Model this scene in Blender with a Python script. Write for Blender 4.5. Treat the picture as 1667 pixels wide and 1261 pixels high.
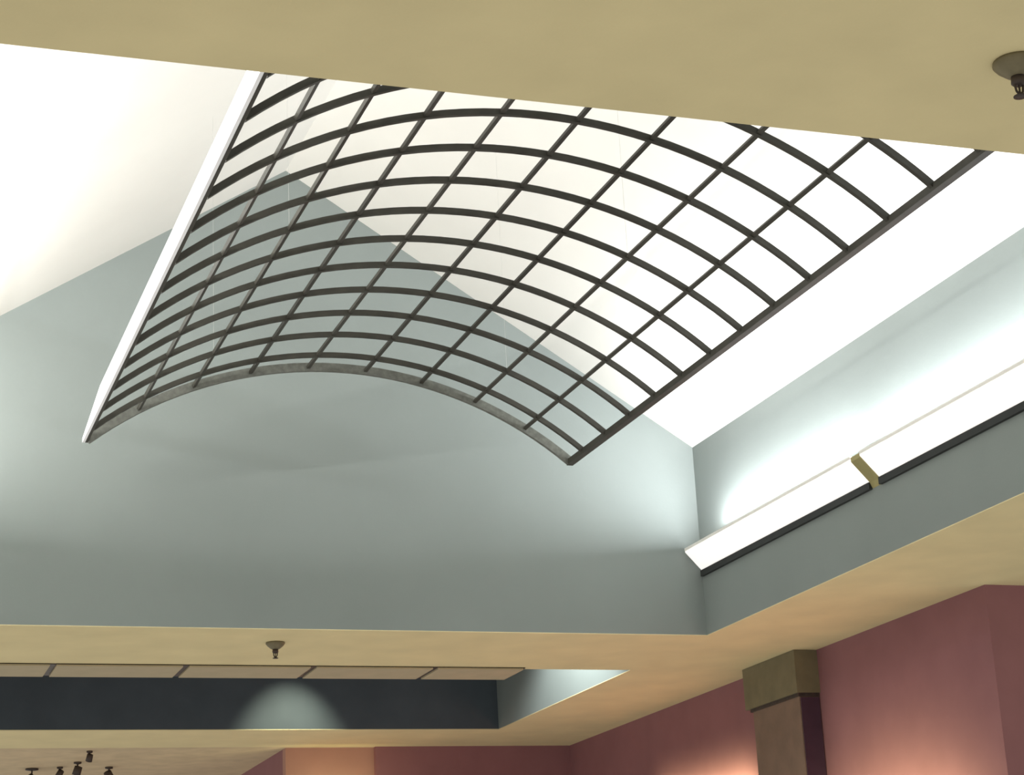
import bpy, bmesh, math, random
from mathutils import Vector, Matrix
random.seed(4)
scene = bpy.context.scene
COL = scene.collection
for o in list(bpy.data.objects):
    bpy.data.objects.remove(o)

# ---------------------------------------------------------------- camera
EYE = 1.5                                   # eye height; all heights below are given above the eye
cam_d = bpy.data.cameras.new('camera')
cam = bpy.data.objects.new('camera', cam_d)
COL.objects.link(cam)
scene.camera = cam
cam_d.sensor_fit = 'HORIZONTAL'
cam_d.sensor_width = 36.0
cam_d.lens = 3212.8 / 1667.0 * 36.0
cam_d.clip_end = 200
R_ = Vector((0.94377818, -0.32694544, -0.04888175))
U_ = Vector((-0.05438649, -0.29941439, 0.95257185))
F_ = Vector((0.32607492, 0.89635802, 0.30036218))
cam.matrix_world = Matrix((
    (R_.x, U_.x, -F_.x, 0), (R_.y, U_.y, -F_.y, 0), (R_.z, U_.z, -F_.z, EYE), (0, 0, 0, 1)))

# ---------------------------------------------------------------- world and exposure
world = bpy.data.worlds.new('hall_light')
scene.world = world
world.use_nodes = True
wb = world.node_tree.nodes['Background']
wb.inputs[0].default_value = (1.0, 0.96, 0.86, 1)
wb.inputs[1].default_value = 0.58
vs = scene.view_settings
vs.view_transform = 'Standard'
vs.look = 'None'
vs.gamma = 1.0
vs.use_curve_mapping = False
vs.exposure = 0.0

# strip lamps lying in the light coves (one for each cove section)
YN, YF, XL, XR = 5.82, 15.384, -0.035, 7.273
ZC, ZE, XA, ZA = 3.0, 4.69, 3.619, 7.01
COVE_ENDS = [(15.36, 12.36), (12.22, 9.22), (9.08, 6.00)]
COVE_POWER = 145.0
for side in (1, -1):
    for (ya, yb) in COVE_ENDS:
        ld = bpy.data.lights.new('cove_tube_light', 'AREA')
        ld.shape = 'RECTANGLE'
        ld.size = abs(ya - yb) + (0.10 if ya < 15 else -0.50)
        ld.size_y = 0.07
        ld.energy = COVE_POWER * (1.02 if side > 0 else 1.34)
        ld.color = (0.96, 0.98, 1.0) if side > 0 else (1.0, 0.98, 0.94)
        lo = bpy.data.objects.new('cove_tube_light', ld)
        COL.objects.link(lo)
        x = XR - 0.115 if side > 0 else XL + 0.115
        d = Vector((-0.85 * side, 0, 1)).normalized()
        lo.matrix_world = Matrix.Translation((x, (ya + yb) / 2 - (0.25 if ya > 15 else 0), 3.745 + EYE)) @ \
            Matrix(((0, d.z, -d.x, 0), (1, 0, 0, 0), (0, -d.x, -d.z, 0), (0, 0, 0, 1)))

# ---------------------------------------------------------------- materials
def mat(name, col, rough=0.7, var=0.04, scale=3.0, bump=0.0, bscale=60.0, metal=0.0, emit=0.0, ecol=None):
    m = bpy.data.materials.new(name)
    m.use_nodes = True
    nt = m.node_tree
    b = nt.nodes['Principled BSDF']
    b.inputs['Roughness'].default_value = rough
    b.inputs['Metallic'].default_value = metal
    b.inputs['Specular IOR Level'].default_value = 0.25
    tc = nt.nodes.new('ShaderNodeTexCoord')
    n = nt.nodes.new('ShaderNodeTexNoise')
    n.inputs['Scale'].default_value = scale
    n.inputs['Detail'].default_value = 5
    nt.links.new(tc.outputs['Object'], n.inputs['Vector'])
    r = nt.nodes.new('ShaderNodeValToRGB')
    r.color_ramp.elements[0].position = 0.3
    r.color_ramp.elements[1].position = 0.7
    r.color_ramp.elements[0].color = (*[c * (1 - var) for c in col], 1)
    r.color_ramp.elements[1].color = (*[min(1, c * (1 + var)) for c in col], 1)
    nt.links.new(n.outputs['Fac'], r.inputs['Fac'])
    nt.links.new(r.outputs['Color'], b.inputs['Base Color'])
    if bump > 0:
        n2 = nt.nodes.new('ShaderNodeTexNoise')
        n2.inputs['Scale'].default_value = bscale
        n2.inputs['Detail'].default_value = 3
        nt.links.new(tc.outputs['Object'], n2.inputs['Vector'])
        bp = nt.nodes.new('ShaderNodeBump')
        bp.inputs['Strength'].default_value = bump
        bp.inputs['Distance'].default_value = 0.01
        nt.links.new(n2.outputs['Fac'], bp.inputs['Height'])
        nt.links.new(bp.outputs['Normal'], b.inputs['Normal'])
    if emit:
        b.inputs['Emission Color'].default_value = (*(ecol or col), 1)
        b.inputs['Emission Strength'].default_value = emit
    return m

M = dict(
    tan=mat('tan_ceiling_paint', (0.75, 0.655, 0.385), 0.85, 0.05, 2.2, 0.12, 90),
    tan_far=mat('brown_ceiling_paint', (0.62, 0.50, 0.33), 0.85, 0.09, 5.0, 0.12, 90),
    tan_strip=mat('pinkish_grey_strip_paint', (0.46, 0.395, 0.27), 0.8, 0.05, 4.0),
    sage=mat('grey_green_wall_paint', (0.235, 0.266, 0.257), 0.75, 0.04, 0.9, 0.05, 50),
    white=mat('white_plaster', (0.66, 0.645, 0.605), 0.8, 0.02, 1.5, 0.03, 60),
    slate=mat('dark_slate_tone', (0.085, 0.105, 0.125), 0.7, 0.10, 2.0),  # even dark tone for the walls and top of the second well
    maroon=mat('maroon_wall_paint', (0.30, 0.142, 0.16), 0.75, 0.06, 2.5, 0.05, 60),
    salmon=mat('lit_salmon_wall', (0.46, 0.255, 0.215), 0.75, 0.05, 2.5),  # lit part of the end wall put into a lighter colour
    olive=mat('olive_capital_paint', (0.20, 0.175, 0.11), 0.7, 0.10, 6.0, 0.1, 40),
    shaft=mat('brown_pilaster_paint', (0.225, 0.155, 0.12), 0.7, 0.10, 6.0, 0.1, 40),
    purple=mat('shaded_side_purple', (0.07, 0.035, 0.06), 0.7, 0.1, 6.0),  # shade of the pilaster's near face put into the colour
    rib=mat('dark_bronze_metal', (0.045, 0.043, 0.035), 0.5, 0.15, 8.0),
    endgrey=mat('grey_bronze_metal', (0.13, 0.135, 0.12), 0.5, 0.2, 30.0),
    board=mat('white_board_paint', (0.86, 0.87, 0.90), 0.5, 0.02, 4.0),
    lens=mat('cove_lens_acrylic', (0.95, 0.93, 0.90), 0.4, 0.01, 3.0, emit=0.65, ecol=(1.0, 0.97, 0.93)),
    lip=mat('cove_lip_paint', (0.80, 0.78, 0.74), 0.5, 0.02, 3.0),
    base=mat('cove_shadow_dark', (0.03, 0.033, 0.033), 0.6, 0.1, 5.0),  # colour of the shadow strip under the trough
    joint=mat('olive_cove_joint', (0.33, 0.29, 0.13), 0.6, 0.08, 9.0),
    tube=mat('lit_tube_glass', (1, 1, 1), 0.3, 0.0, 3.0, emit=3.0, ecol=(1, 1, 1)),
    cable=mat('steel_cable', (0.55, 0.55, 0.54), 0.4, 0.05, 20, metal=0.6),
    dark=mat('dark_brown_metal', (0.07, 0.055, 0.05), 0.45, 0.2, 20, metal=0.2),
    plate=mat('aged_olive_plate', (0.20, 0.175, 0.11), 0.5, 0.15, 20),
)

# ---------------------------------------------------------------- helpers
def finish(name, bm, m, parent=None, smooth=False, bevel=0.0):
    if bevel:
        bmesh.ops.bevel(bm, geom=bm.edges[:], offset=bevel, segments=1, affect='EDGES')
    bmesh.ops.recalc_face_normals(bm, faces=bm.faces[:])
    me = bpy.data.meshes.new(name)
    bm.to_mesh(me)
    bm.free()
    me.materials.append(m)
    if smooth:
        for p in me.polygons:
            p.use_smooth = True
    o = bpy.data.objects.new(name, me)
    COL.objects.link(o)
    if parent is not None:
        o.parent = parent
    return o

def tag(o, label, cat=None, group=None, kind=None):
    o['label'] = label
    if cat:
        o['category'] = cat
    if group:
        o['group'] = group
    if kind:
        o['kind'] = kind
    return o

def empty(name, loc, rz=0.0):
    e = bpy.data.objects.new(name, None)
    COL.objects.link(e)
    e.location = (loc[0], loc[1], loc[2] + EYE)
    e.rotation_euler = (0, 0, rz)
    e.empty_display_size = 0.1
    return e

def box(bm, x0, x1, y0, y1, z0, z1, dz=0.0):
    vs_ = [bm.verts.new((x, y, z + dz)) for z in (z0, z1) for (x, y) in ((x0, y0), (x1, y0), (x1, y1), (x0, y1))]
    for f in ((0, 3, 2, 1), (4, 5, 6, 7), (0, 1, 5, 4), (1, 2, 6, 5), (2, 3, 7, 6), (3, 0, 4, 7)):
        bm.faces.new([vs_[i] for i in f])

def prism(bm, poly, y0, y1, dz=0.0, axis='y'):
    """extrude a polygon of (a, z) points along an axis"""
    P = (lambda a, t, z: (a, t, z + dz)) if axis == 'y' else (lambda a, t, z: (t, a, z + dz))
    A = [bm.verts.new(P(a, y0, z)) for a, z in poly]
    B = [bm.verts.new(P(a, y1, z)) for a, z in poly]
    n = len(poly)
    bm.faces.new(A)
    bm.faces.new(B[::-1])
    for i in range(n):
        bm.faces.new((A[i], B[i], B[(i + 1) % n], A[(i + 1) % n]))

def lathe(bm, prof, seg=20, at=(0, 0, 0)):
    rings = []
    for r, z in prof:
        rings.append([bm.verts.new((at[0] + r * math.cos(2 * math.pi * i / seg),
                                    at[1] + r * math.sin(2 * math.pi * i / seg), at[2] + z)) for i in range(seg)])
    for a, b in zip(rings, rings[1:]):
        for i in range(seg):
            bm.faces.new((a[i], a[(i + 1) % seg], b[(i + 1) % seg], b[i]))
    bm.faces.new(rings[0][::-1])
    bm.faces.new(rings[-1])

def rod(bm, p, q, r, seg=6):
    p, q = Vector(p), Vector(q)
    d = (q - p).normalized()
    a = d.orthogonal().normalized()
    b = d.cross(a)
    rr = [[bm.verts.new(c + (a * math.cos(2 * math.pi * i / seg) + b * math.sin(2 * math.pi * i / seg)) * r)
           for i in range(seg)] for c in (p, q)]
    for i in range(seg):
        bm.faces.new((rr[0][i], rr[0][(i + 1) % seg], rr[1][(i + 1) % seg], rr[1][i]))
    bm.faces.new(rr[0][::-1])
    bm.faces.new(rr[1])

def copy_tree(o, parent=None):
    c = o.copy()
    COL.objects.link(c)
    c.parent = parent
    for ch in list(o.children):
        copy_tree(ch, c)
    return c

# ---------------------------------------------------------------- the setting: flat ceiling round the wells
W2Y0, W2Y1 = 17.12, 21.0          # the second, darker well
T = 0.006
WALLX = 8.64
bm = bmesh.new()
box(bm, -8, 14, -3, YN, ZC, ZC + T, EYE)                     # before the well
box(bm, -8, XL, YN, YF, ZC, ZC + T, EYE)                     # left of it
box(bm, XR, 14, YN, YF, ZC, ZC + T, EYE)                     # right of it
box(bm, -8, 14, YF, W2Y0, ZC, ZC + T, EYE)                   # between the wells
box(bm, -8, XL, W2Y0, W2Y1, ZC, ZC + T, EYE)
box(bm, XR, 14, W2Y0, W2Y1, ZC, ZC + T, EYE)
box(bm, -8, 14, W2Y1, 22.37, ZC, ZC + T, EYE)
ceil = finish('ceiling', bm, M['tan'])
tag(ceil, 'flat olive tan ceiling surrounding the lit gabled well and the dark well', 'ceiling', kind='structure')
bm = bmesh.new()
box(bm, -8, 14, 22.37, 40, ZC, ZC + T, EYE)
c2 = finish('ceiling', bm, M['tan_far'])
tag(c2, 'speckled brown ceiling with small dark spotlights beyond the dark well', 'ceiling', kind='structure')

# trim strip of panels with open joints, in front of the dark well
tr = empty('trim_1', (0, 17.0, ZC))
tag(tr, 'narrow strip of pinkish grey ceiling panels along the dark well', 'trim', kind='structure')
px0 = 1.92 - 1.135 * 3
pw = 1.135
bm = bmesh.new()
box(bm, 0.028, pw - 0.028, 0.03, 0.585, -0.022, -0.001)
p0 = finish('panel', bm, M['tan_strip'], tr)
p0.location.x = px0
for k in range(1, 7):
    c = p0.copy()
    COL.objects.link(c)
    c.parent = tr
    c.location.x = px0 + pw * k
    if k == 6:
        c.scale.x = 0.76
bm = bmesh.new()
box(bm, px0, px0 + pw * 6 + 0.86, 0.03, 0.60, -0.008, -0.001)
finish('joint_backing', bm, M['dark'], tr)

# gabled well: walls, roof slopes
WT = 0.12
Z1 = ZC + T
bm = bmesh.new()
prism(bm, [(XL - WT, Z1), (XR + WT, Z1), (XR + WT, ZE), (XA, ZA), (XL - WT, ZE)], YF, YF + WT, EYE)
tag(finish('wall_far', bm, M['sage']), 'grey green gable wall at the end of the lit well', 'wall', kind='structure')
bm = bmesh.new()
prism(bm, [(XL - WT, Z1), (XR + WT, Z1), (XR + WT, ZE), (XA, ZA), (XL - WT, ZE)], YN - WT, YN, EYE)
tag(finish('wall_near', bm, M['sage']), 'grey green gable wall above the near ceiling edge', 'wall', kind='structure')
bm = bmesh.new()
box(bm, XR, XR + WT, YN, YF, Z1, ZE, EYE)
tag(finish('wall_right', bm, M['sage']), 'pale grey green side wall carrying the lit cove trough', 'wall', kind='structure')
bm = bmesh.new()
box(bm, XL - WT, XL, YN, YF, Z1, ZE, EYE)
tag(finish('wall_left', bm, M['sage']), 'pale grey green side wall opposite the lit cove trough', 'wall', kind='structure')
for s in (1, -1):
    xe = XR if s > 0 else XL
    sl = (ZA - ZE) / (XR - XA)
    bm = bmesh.new()
    prism(bm, [(XA, ZA), (xe, ZE), (xe + s * 0.3, ZE - 0.3 * sl), (xe + s * 0.3, ZE - 0.3 * sl + 0.15), (XA, ZA + 0.15)],
          YN - WT - 0.1, YF + WT + 0.1, EYE)
    o = finish('ceiling_slope', bm, M['white'])
    tag(o, 'white sloping roof plane of the well above the cove trough' if s > 0 else
        'cream white sloping roof plane beside the white edge board of the grid', 'ceiling', kind='structure')

# dark well beyond
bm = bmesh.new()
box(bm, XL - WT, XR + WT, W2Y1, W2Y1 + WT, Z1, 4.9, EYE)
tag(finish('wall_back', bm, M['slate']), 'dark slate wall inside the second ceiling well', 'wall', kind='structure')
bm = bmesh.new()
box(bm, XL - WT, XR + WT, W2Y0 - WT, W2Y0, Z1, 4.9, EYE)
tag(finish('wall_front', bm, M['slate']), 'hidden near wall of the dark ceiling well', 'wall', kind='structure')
bm = bmesh.new()
box(bm, XR, XR + WT, W2Y0, W2Y1, Z1, 4.9, EYE)
tag(finish('wall_side', bm, M['sage']), 'pale lit side wall at the corner of the dark well', 'wall', kind='structure')
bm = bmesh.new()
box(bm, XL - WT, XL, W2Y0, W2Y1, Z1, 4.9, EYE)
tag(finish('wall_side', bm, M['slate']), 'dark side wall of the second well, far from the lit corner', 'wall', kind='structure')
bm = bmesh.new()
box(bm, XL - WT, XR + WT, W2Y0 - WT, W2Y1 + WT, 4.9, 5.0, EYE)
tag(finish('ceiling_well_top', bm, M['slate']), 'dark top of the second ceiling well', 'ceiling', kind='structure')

# maroon walls of the hall
FZ = -EYE
CORNER_Y = 13.14
bm = bmesh.new()
box(bm, WALLX, WALLX + 0.2, CORNER_Y, 22.37, FZ, ZC, EYE)
tag(finish('wall_hall_side', bm, M['maroon']), 'maroon side wall with the pilaster below the tan ceiling', 'wall', kind='structure')
bm = bmesh.new()
box(bm, WALLX + 0.2, 14, CORNER_Y, CORNER_Y + 0.2, FZ, ZC, EYE)
tag(finish('wall_hall_return', bm, M['maroon']), 'dark maroon return wall turning off at the outer corner', 'wall', kind='structure')
bm = bmesh.new()
box(bm, 6.22, WALLX + 0.2, 22.37, 22.6, FZ, ZC, EYE)
tag(finish('wall_hall_end', bm, M['maroon']), 'dark maroon end wall facing the hall beyond the dark well', 'wall', kind='structure')
bm = bmesh.new()
box(bm, 5.17, 6.22, 22.45, 22.6, FZ, ZC, EYE)
tag(finish('wall_hall_back', bm, M['salmon']), 'lighter salmon wall stepping back beside the dark maroon end wall', 'wall', kind='structure')

bm = bmesh.new()
box(bm, 5.17, 5.37, 22.6, 40, FZ, ZC, EYE)
tag(finish('wall_hall_passage', bm, M['maroon']), 'maroon passage wall running away beside the brown ceiling', 'wall', kind='structure')

# ---------------------------------------------------------------- the curved grid hanging in the well
K = 1.202
GX, GC, GS, GRISE, GEND, DY = 3.0106 * K, 1.5461 * K, 3.3644 * K, 0.5464 * K, 11.492 * K, 0.39128 * K
RAD = (GC * GC + GRISE * GRISE) / (2 * GRISE)
GZC = GS + GRISE - RAD
TH = math.asin(GC / RAD)
NRIB = 14
G_NEAR = GEND - (0.65 + NRIB - 1 + 0.65) * DY
grid = empty('curved_grid', (GX, (GEND + G_NEAR) / 2, GS))
tag(grid, 'dark bronze barrel-vaulted grid of ribs and rails hanging in the white well', 'ceiling grid')
YC = (GEND + G_NEAR) / 2

def arc_strip(bm, y0, y1, r0, r1, n=36, th=TH):
    """arched bar, radial depth r0..r1, local to the grid's empty"""
    rows = []
    for i in range(n + 1):
        a = -th + 2 * th * i / n
        rows.append([bm.verts.new((r * math.sin(a), y, GZC + r * math.cos(a) - GS))
                     for (r, y) in ((r0, y0), (r0, y1), (r1, y1), (r1, y0))])
    for a, b in zip(rows, rows[1:]):
        for j in range(4):
            bm.faces.new((a[j], a[(j + 1) % 4], b[(j + 1) % 4], b[j]))
    bm.faces.new(rows[0][::-1])
    bm.faces.new(rows[-1])

RIB_T, RIB_D = 0.028, 0.036
bm = bmesh.new()
arc_strip(bm, -RIB_T / 2, RIB_T / 2, RAD - RIB_D / 2, RAD + RIB_D / 2)
rib0 = finish('rib', bm, M['rib'], grid)
for j in range(NRIB):
    o = rib0 if j == 0 else rib0.copy()
    if j:
        COL.objects.link(o)
        o.parent = grid
    o.location = (0, GEND - (0.65 + j) * DY - YC, 0)
for (ya, nm) in ((GEND, 'end_arch'), (G_NEAR, 'end_arch')):
    bm = bmesh.new()
    arc_strip(bm, ya - YC - 0.015, ya - YC + 0.015, RAD - 0.03, RAD + 0.035)
    finish(nm, bm, M['endgrey'], grid)
RAIL_W, RAIL_H = 0.026, 0.022
for i in range(10):
    a = -TH + 2 * TH * i / 9
    edge = i in (0, 9)
    w, h = (0.030, 0.045 if i else 0.022) if edge else (RAIL_W, RAIL_H)
    bm = bmesh.new()
    L = (GEND - G_NEAR) / 2 + 0.02
    if edge:
        w = 0.02 if i == 0 else 0.05
    box(bm, -w / 2, w / 2, -L, L, -h / 2, h / 2)
    o = finish('edge_rail' if edge else 'rail', bm, M['rib'], grid)
    o.location = (RAD * math.sin(a), 0, GZC + RAD * math.cos(a) - GS)
    o.rotation_euler = (0, 0 if edge else a, 0)
# white board along the outer side of the edge rail
bm = bmesh.new()
hl = (GEND - G_NEAR) / 2 + 0.02
prism(bm, [(-hl, -0.012), (hl, -0.012), (hl, 0.02), (hl - 0.9, 0.135), (-hl, 0.135)], -GC - 0.030, -GC - 0.011, axis='x')
eb = finish('edge_board', bm, M['board'], grid)
eb['label'] = 'white board along the outer edge'
# thin hanger cables up to the roof slopes
for i in (2, 7):
    a = -TH + 2 * TH * i / 9
    x = RAD * math.sin(a)
    z = GZC + RAD * math.cos(a) - GS
    ztop = ZA - abs(x + GX - XA) * (ZA - ZE) / (XR - XA) - GS
    for j in (1, 6, 12):
        bm = bmesh.new()
        y = GEND - (0.65 + j) * DY - YC
        rod(bm, (x, y, z), (x, y, ztop), 0.0008)
        finish('hanger_cable', bm, M['cable'], grid)

# ---------------------------------------------------------------- light coves on the two side walls
cove_labels = {
    (1, 0): 'glowing white cove trough section reaching the grey gable wall',
    (1, 1): 'glowing white cove trough section beyond the olive joint from the gable wall',
    (1, 2): 'white cove trough section at the near end of the right wall',
    (-1, 0): 'white cove trough section on the opposite wall, by the gable wall',
    (-1, 1): 'middle white cove trough section on the opposite wall',
    (-1, 2): 'white cove trough section at the near end of the opposite wall'}
for side in (1, -1):
    xw = XR if side > 0 else XL
    for k, (ya, yb) in enumerate(COVE_ENDS):
        e = empty('cove_light', (xw, (ya + yb) / 2, 3.57))
        tag(e, cove_labels[(side, k)], 'light', 'cove lights along the well walls')
        h = abs(ya - yb) / 2
        s = -side            # outward from the wall
        bm = bmesh.new()     # sloping translucent front
        prism(bm, [(s * 0.015, 0.0), (s * 0.16, 0.155), (s * 0.16, 0.165), (s * 0.145, 0.165), (s * 0.005, 0.015)], -h, h)
        finish('lens', bm, M['lens'], e)
        bm = bmesh.new()     # upper lip
        prism(bm, [(s * 0.145, 0.166), (s * 0.164, 0.166), (s * 0.164, 0.19), (s * 0.145, 0.19)], -h, h)
        finish('lip', bm, M['lip'], e)
        bm = bmesh.new()     # dark strip added below, in place of the trough's shadow on the wall
        box(bm, min(0, s * 0.028), max(0, s * 0.028), -h, h, -0.055, -0.002)
        finish('shadow_strip', bm, M['base'], e)
        bm = bmesh.new()
        rod(bm, (s * 0.07, -h + 0.05, 0.13), (s * 0.07, h - 0.05, 0.13), 0.013, 10)
        finish('tube', bm, M['tube'], e)
        for yy in (-h, h - 0.008):
            bm = bmesh.new()
            prism(bm, [(0, 0.02), (s * 0.14, 0.165), (0, 0.165)], yy, yy + 0.008)
            finish('end_cap', bm, M['lip'], e)
    for k in range(2):
        ya, yb = COVE_ENDS[k][1], COVE_ENDS[k + 1][0]
        bm = bmesh.new()
        s = -side
        prism(bm, [(0, -0.05), (s * 0.02, -0.005), (s * 0.158, 0.145), (s * 0.158, 0.18), (0, 0.03)], -(ya - yb) / 2 + 0.002, (ya - yb) / 2 - 0.002)
        o = finish('cove_joint', bm, M['joint'])
        o.location = (xw, (ya + yb) / 2, 3.57 + EYE)
        where = 'right wall' if side > 0 else 'opposite wall'
        tag(o, 'olive joint piece between cove trough sections on the %s, %s the gable wall' % (where, 'nearest to' if k == 0 else 'farther from'),
            'joint', 'joints of the cove lights')

# ---------------------------------------------------------------- lamps in the dark well
def can_lamp(loc, aim, label, power, col, spot, blend=0.8):
    e = empty('well_lamp', loc)
    tag(e, label, 'lamp')
    d = (Vector(aim) - Vector(loc)).normalized()
    q = d.to_track_quat('-Z', 'Y')
    bm = bmesh.new()
    lathe(bm, [(0.02, 0.10), (0.05, 0.09), (0.055, 0.0), (0.05, 0.0), (0.045, 0.03), (0.005, 0.05)], 16)
    o = finish('housing', bm, M['dark'], e, True)
    o.rotation_euler = q.to_euler()
    bm = bmesh.new()
    rod(bm, (0, 0, 0.08), (0, 0, 4.9 - loc[2]), 0.008)
    finish('stem', bm, M['dark'], e)
    ld = bpy.data.lights.new('lamp_bulb', 'SPOT')
    ld.energy = power
    ld.color = col
    ld.spot_size = math.radians(spot)
    ld.spot_blend = blend
    ld.shadow_soft_size = 0.03
    lo = bpy.data.objects.new('lamp_bulb', ld)
    COL.objects.link(lo)
    lo.parent = e
    lo.rotation_euler = q.to_euler()

can_lamp((6.35, 18.0, 4.3), (7.27, 18.4, 3.0), 'dark can lamp shining on the pale corner of the dark well', 420, (0.95, 1.0, 0.97), 96, 0.6)
can_lamp((4.88, 19.9, 4.25), (4.88, 21.0, 2.55), 'dark can lamp washing the slate wall of the dark well', 330, (1.0, 1.0, 0.72), 50, 1.0)

# ---------------------------------------------------------------- pilaster on the maroon wall
pil = empty('pilaster', (WALLX, 16.5, FZ))
tag(pil, 'square brown pilaster with olive capital on the maroon side wall', 'pilaster')
PH = ZC - FZ
bm = bmesh.new()
box(bm, -0.205, -0.001, -0.49, 0.46, 0, PH - 0.42)
finish('shaft', bm, M['shaft'], pil)
bm = bmesh.new()
box(bm, -0.235, 0, -0.52, 0.56, PH - 0.39, PH - 0.002)
finish('capital', bm, M['olive'], pil)
bm = bmesh.new()
box(bm, -0.215, 0, -0.50, 0.50, PH - 0.42, PH - 0.39)
finish('neck_moulding', bm, M['dark'], pil)
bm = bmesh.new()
box(bm, -0.195, -0.01, -0.505, -0.491, 0.26, PH - 0.43)  # thin sheet added to carry the shade on the shaft's near face
finish('side_shade', bm, M['purple'], pil)['label'] = 'added dark purple sheet for the shaded side of the shaft'
bm = bmesh.new()
box(bm, -0.24, 0, -0.53, 0.52, 0, 0.25)
finish('base', bm, M['olive'], pil)

# ---------------------------------------------------------------- bar lamps washing the hall walls
def wall_washer(loc, rz, length, out, spread, up, label, power):
    e = empty('wall_washer', loc, rz)       # local -x points away from the wall
    tag(e, label, 'wall lamp', 'bar lamps along the hall walls')
    for yy in (-length * 0.35, length * 0.35):
        bm = bmesh.new()
        box(bm, -0.02, -0.001, yy - 0.05, yy + 0.05, -0.16, -0.04)
        finish('back_plate', bm, M['dark'], e)
        bm = bmesh.new()
        rod(bm, (-0.01, yy, -0.10), (-out - 0.03, yy, -0.04), 0.011, 8)
        finish('arm', bm, M['dark'], e)
    bm = bmesh.new()
    prism(bm, [(-out - 0.005, -0.05), (-out - 0.07, -0.05), (-out - 0.07, 0.05), (-out - 0.005, 0.05), (-out - 0.03, 0.03), (-out - 0.03, -0.03)],
          -length / 2, length / 2)
    finish('housing', bm, M['dark'], e)
    ld = bpy.data.lights.new('washer_tube_light', 'AREA')
    ld.shape = 'RECTANGLE'
    ld.size = length
    ld.size_y = 0.05
    ld.energy = power
    ld.color = (1.0, 0.92, 0.48)
    ld.spread = math.radians(spread)
    lo = bpy.data.objects.new('washer_tube_light', ld)
    COL.objects.link(lo)
    lo.parent = e
    d = Vector((1, 0, up)).normalized()
    lo.matrix_local = Matrix.Translation((-out, 0, 0)) @ Matrix(((0, -d.z, -d.x, 0), (1, 0, 0, 0), (0, d.x, -d.z, 0), (0, 0, 0, 1)))

wall_washer((WALLX, 18.6, 1.74), 0, 2.4, 0.35, 105, 0.28, 'long bar lamp on the maroon wall beyond the pilaster', 36)
wall_washer((WALLX, 14.75, 0.70), 0, 1.9, 0.80, 125, 0.12, 'long bar lamp on the maroon wall between the pilaster and outer corner', 85)
wall_washer((5.70, 22.45, 2.0), math.radians(90), 0.8, 0.45, 150, 0.2, 'short bar lamp on the salmon stepped-back wall', 9)

# ---------------------------------------------------------------- sprinkler heads
def make_sprinkler(loc, label):
    e = empty('sprinkler_head', loc)
    tag(e, label, 'sprinkler', 'ceiling sprinkler heads')
    bm = bmesh.new()
    lathe(bm, [(0.078, 0.0), (0.080, -0.012), (0.066, -0.030), (0.040, -0.052), (0.026, -0.058)], 24)
    finish('escutcheon', bm, M['plate'], e, True)
    bm = bmesh.new()
    lathe(bm, [(0.024, -0.055), (0.026, -0.082), (0.018, -0.090)], 16)
    finish('body', bm, M['dark'], e, True)
    for s in (-1, 1):
        bm = bmesh.new()
        rod(bm, (s * 0.017, 0, -0.086), (s * 0.013, 0, -0.112), 0.0045)
        rod(bm, (s * 0.013, 0, -0.112), (0, 0, -0.128), 0.0045)
        finish('frame_arm', bm, M['dark'], e)
    bm = bmesh.new()
    rod(bm, (0, 0, -0.088), (0, 0, -0.125), 0.004)
    finish('bulb', bm, M['dark'], e)
    bm = bmesh.new()
    lathe(bm, [(0.010, -0.124), (0.024, -0.130), (0.024, -0.133), (0.006, -0.134)], 16)
    finish('deflector', bm, M['dark'], e, True)
    return e

make_sprinkler((3.60, 15.95, ZC), 'dark sprinkler head on the tan band below the gable wall')
make_sprinkler((3.76, 5.145, ZC), 'sprinkler head on the tan ceiling in front of the lit well')

# ---------------------------------------------------------------- small spotlights on the brown ceiling
def make_spot(loc, rz, tilt, size, label):
    e = empty('ceiling_spotlight', loc, rz)
    tag(e, label, 'spotlight', 'small spotlights on the brown ceiling')
    bm = bmesh.new()
    lathe(bm, [(0.045 * size, 0.0), (0.045 * size, -0.018), (0.02 * size, -0.026)], 16)
    finish('canopy', bm, M['dark'], e, True)
    bm = bmesh.new()
    rod(bm, (0, 0, -0.02), (0, 0, -0.07 * size), 0.010)
    finish('stem', bm, M['dark'], e)
    bm = bmesh.new()
    lathe(bm, [(0.02 * size, 0.05 * size), (0.045 * size, 0.045 * size), (0.05 * size, -0.06 * size), (0.043 * size, -0.06 * size), (0.03 * size, -0.02 * size)], 16)
    o = finish('head', bm, M['dark'], e, True)
    o.location = (0, 0, -0.095 * size)
    o.rotation_euler = (tilt, 0, 0)
    return e

make_spot((2.97, 22.62, ZC), 0.3, 0.5, 0.75, 'small spotlight on the brown ceiling closest to the dark well')
make_spot((2.96, 23.58, ZC), 1.2, 0.3, 1.0, 'upright spotlight on the brown ceiling behind the one closest to the dark well')
make_spot((2.81, 24.02, ZC), 2.2, 0.6, 0.8, 'smallest tilted spotlight in the cluster on the brown ceiling')
make_spot((3.39, 24.06, ZC), 4.0, 0.5, 1.05, 'spotlight on the brown ceiling set towards the salmon wall')
make_spot((2.50, 24.15, ZC), 5.0, 0.9, 1.7, 'largest spotlight of the cluster on the brown ceiling')
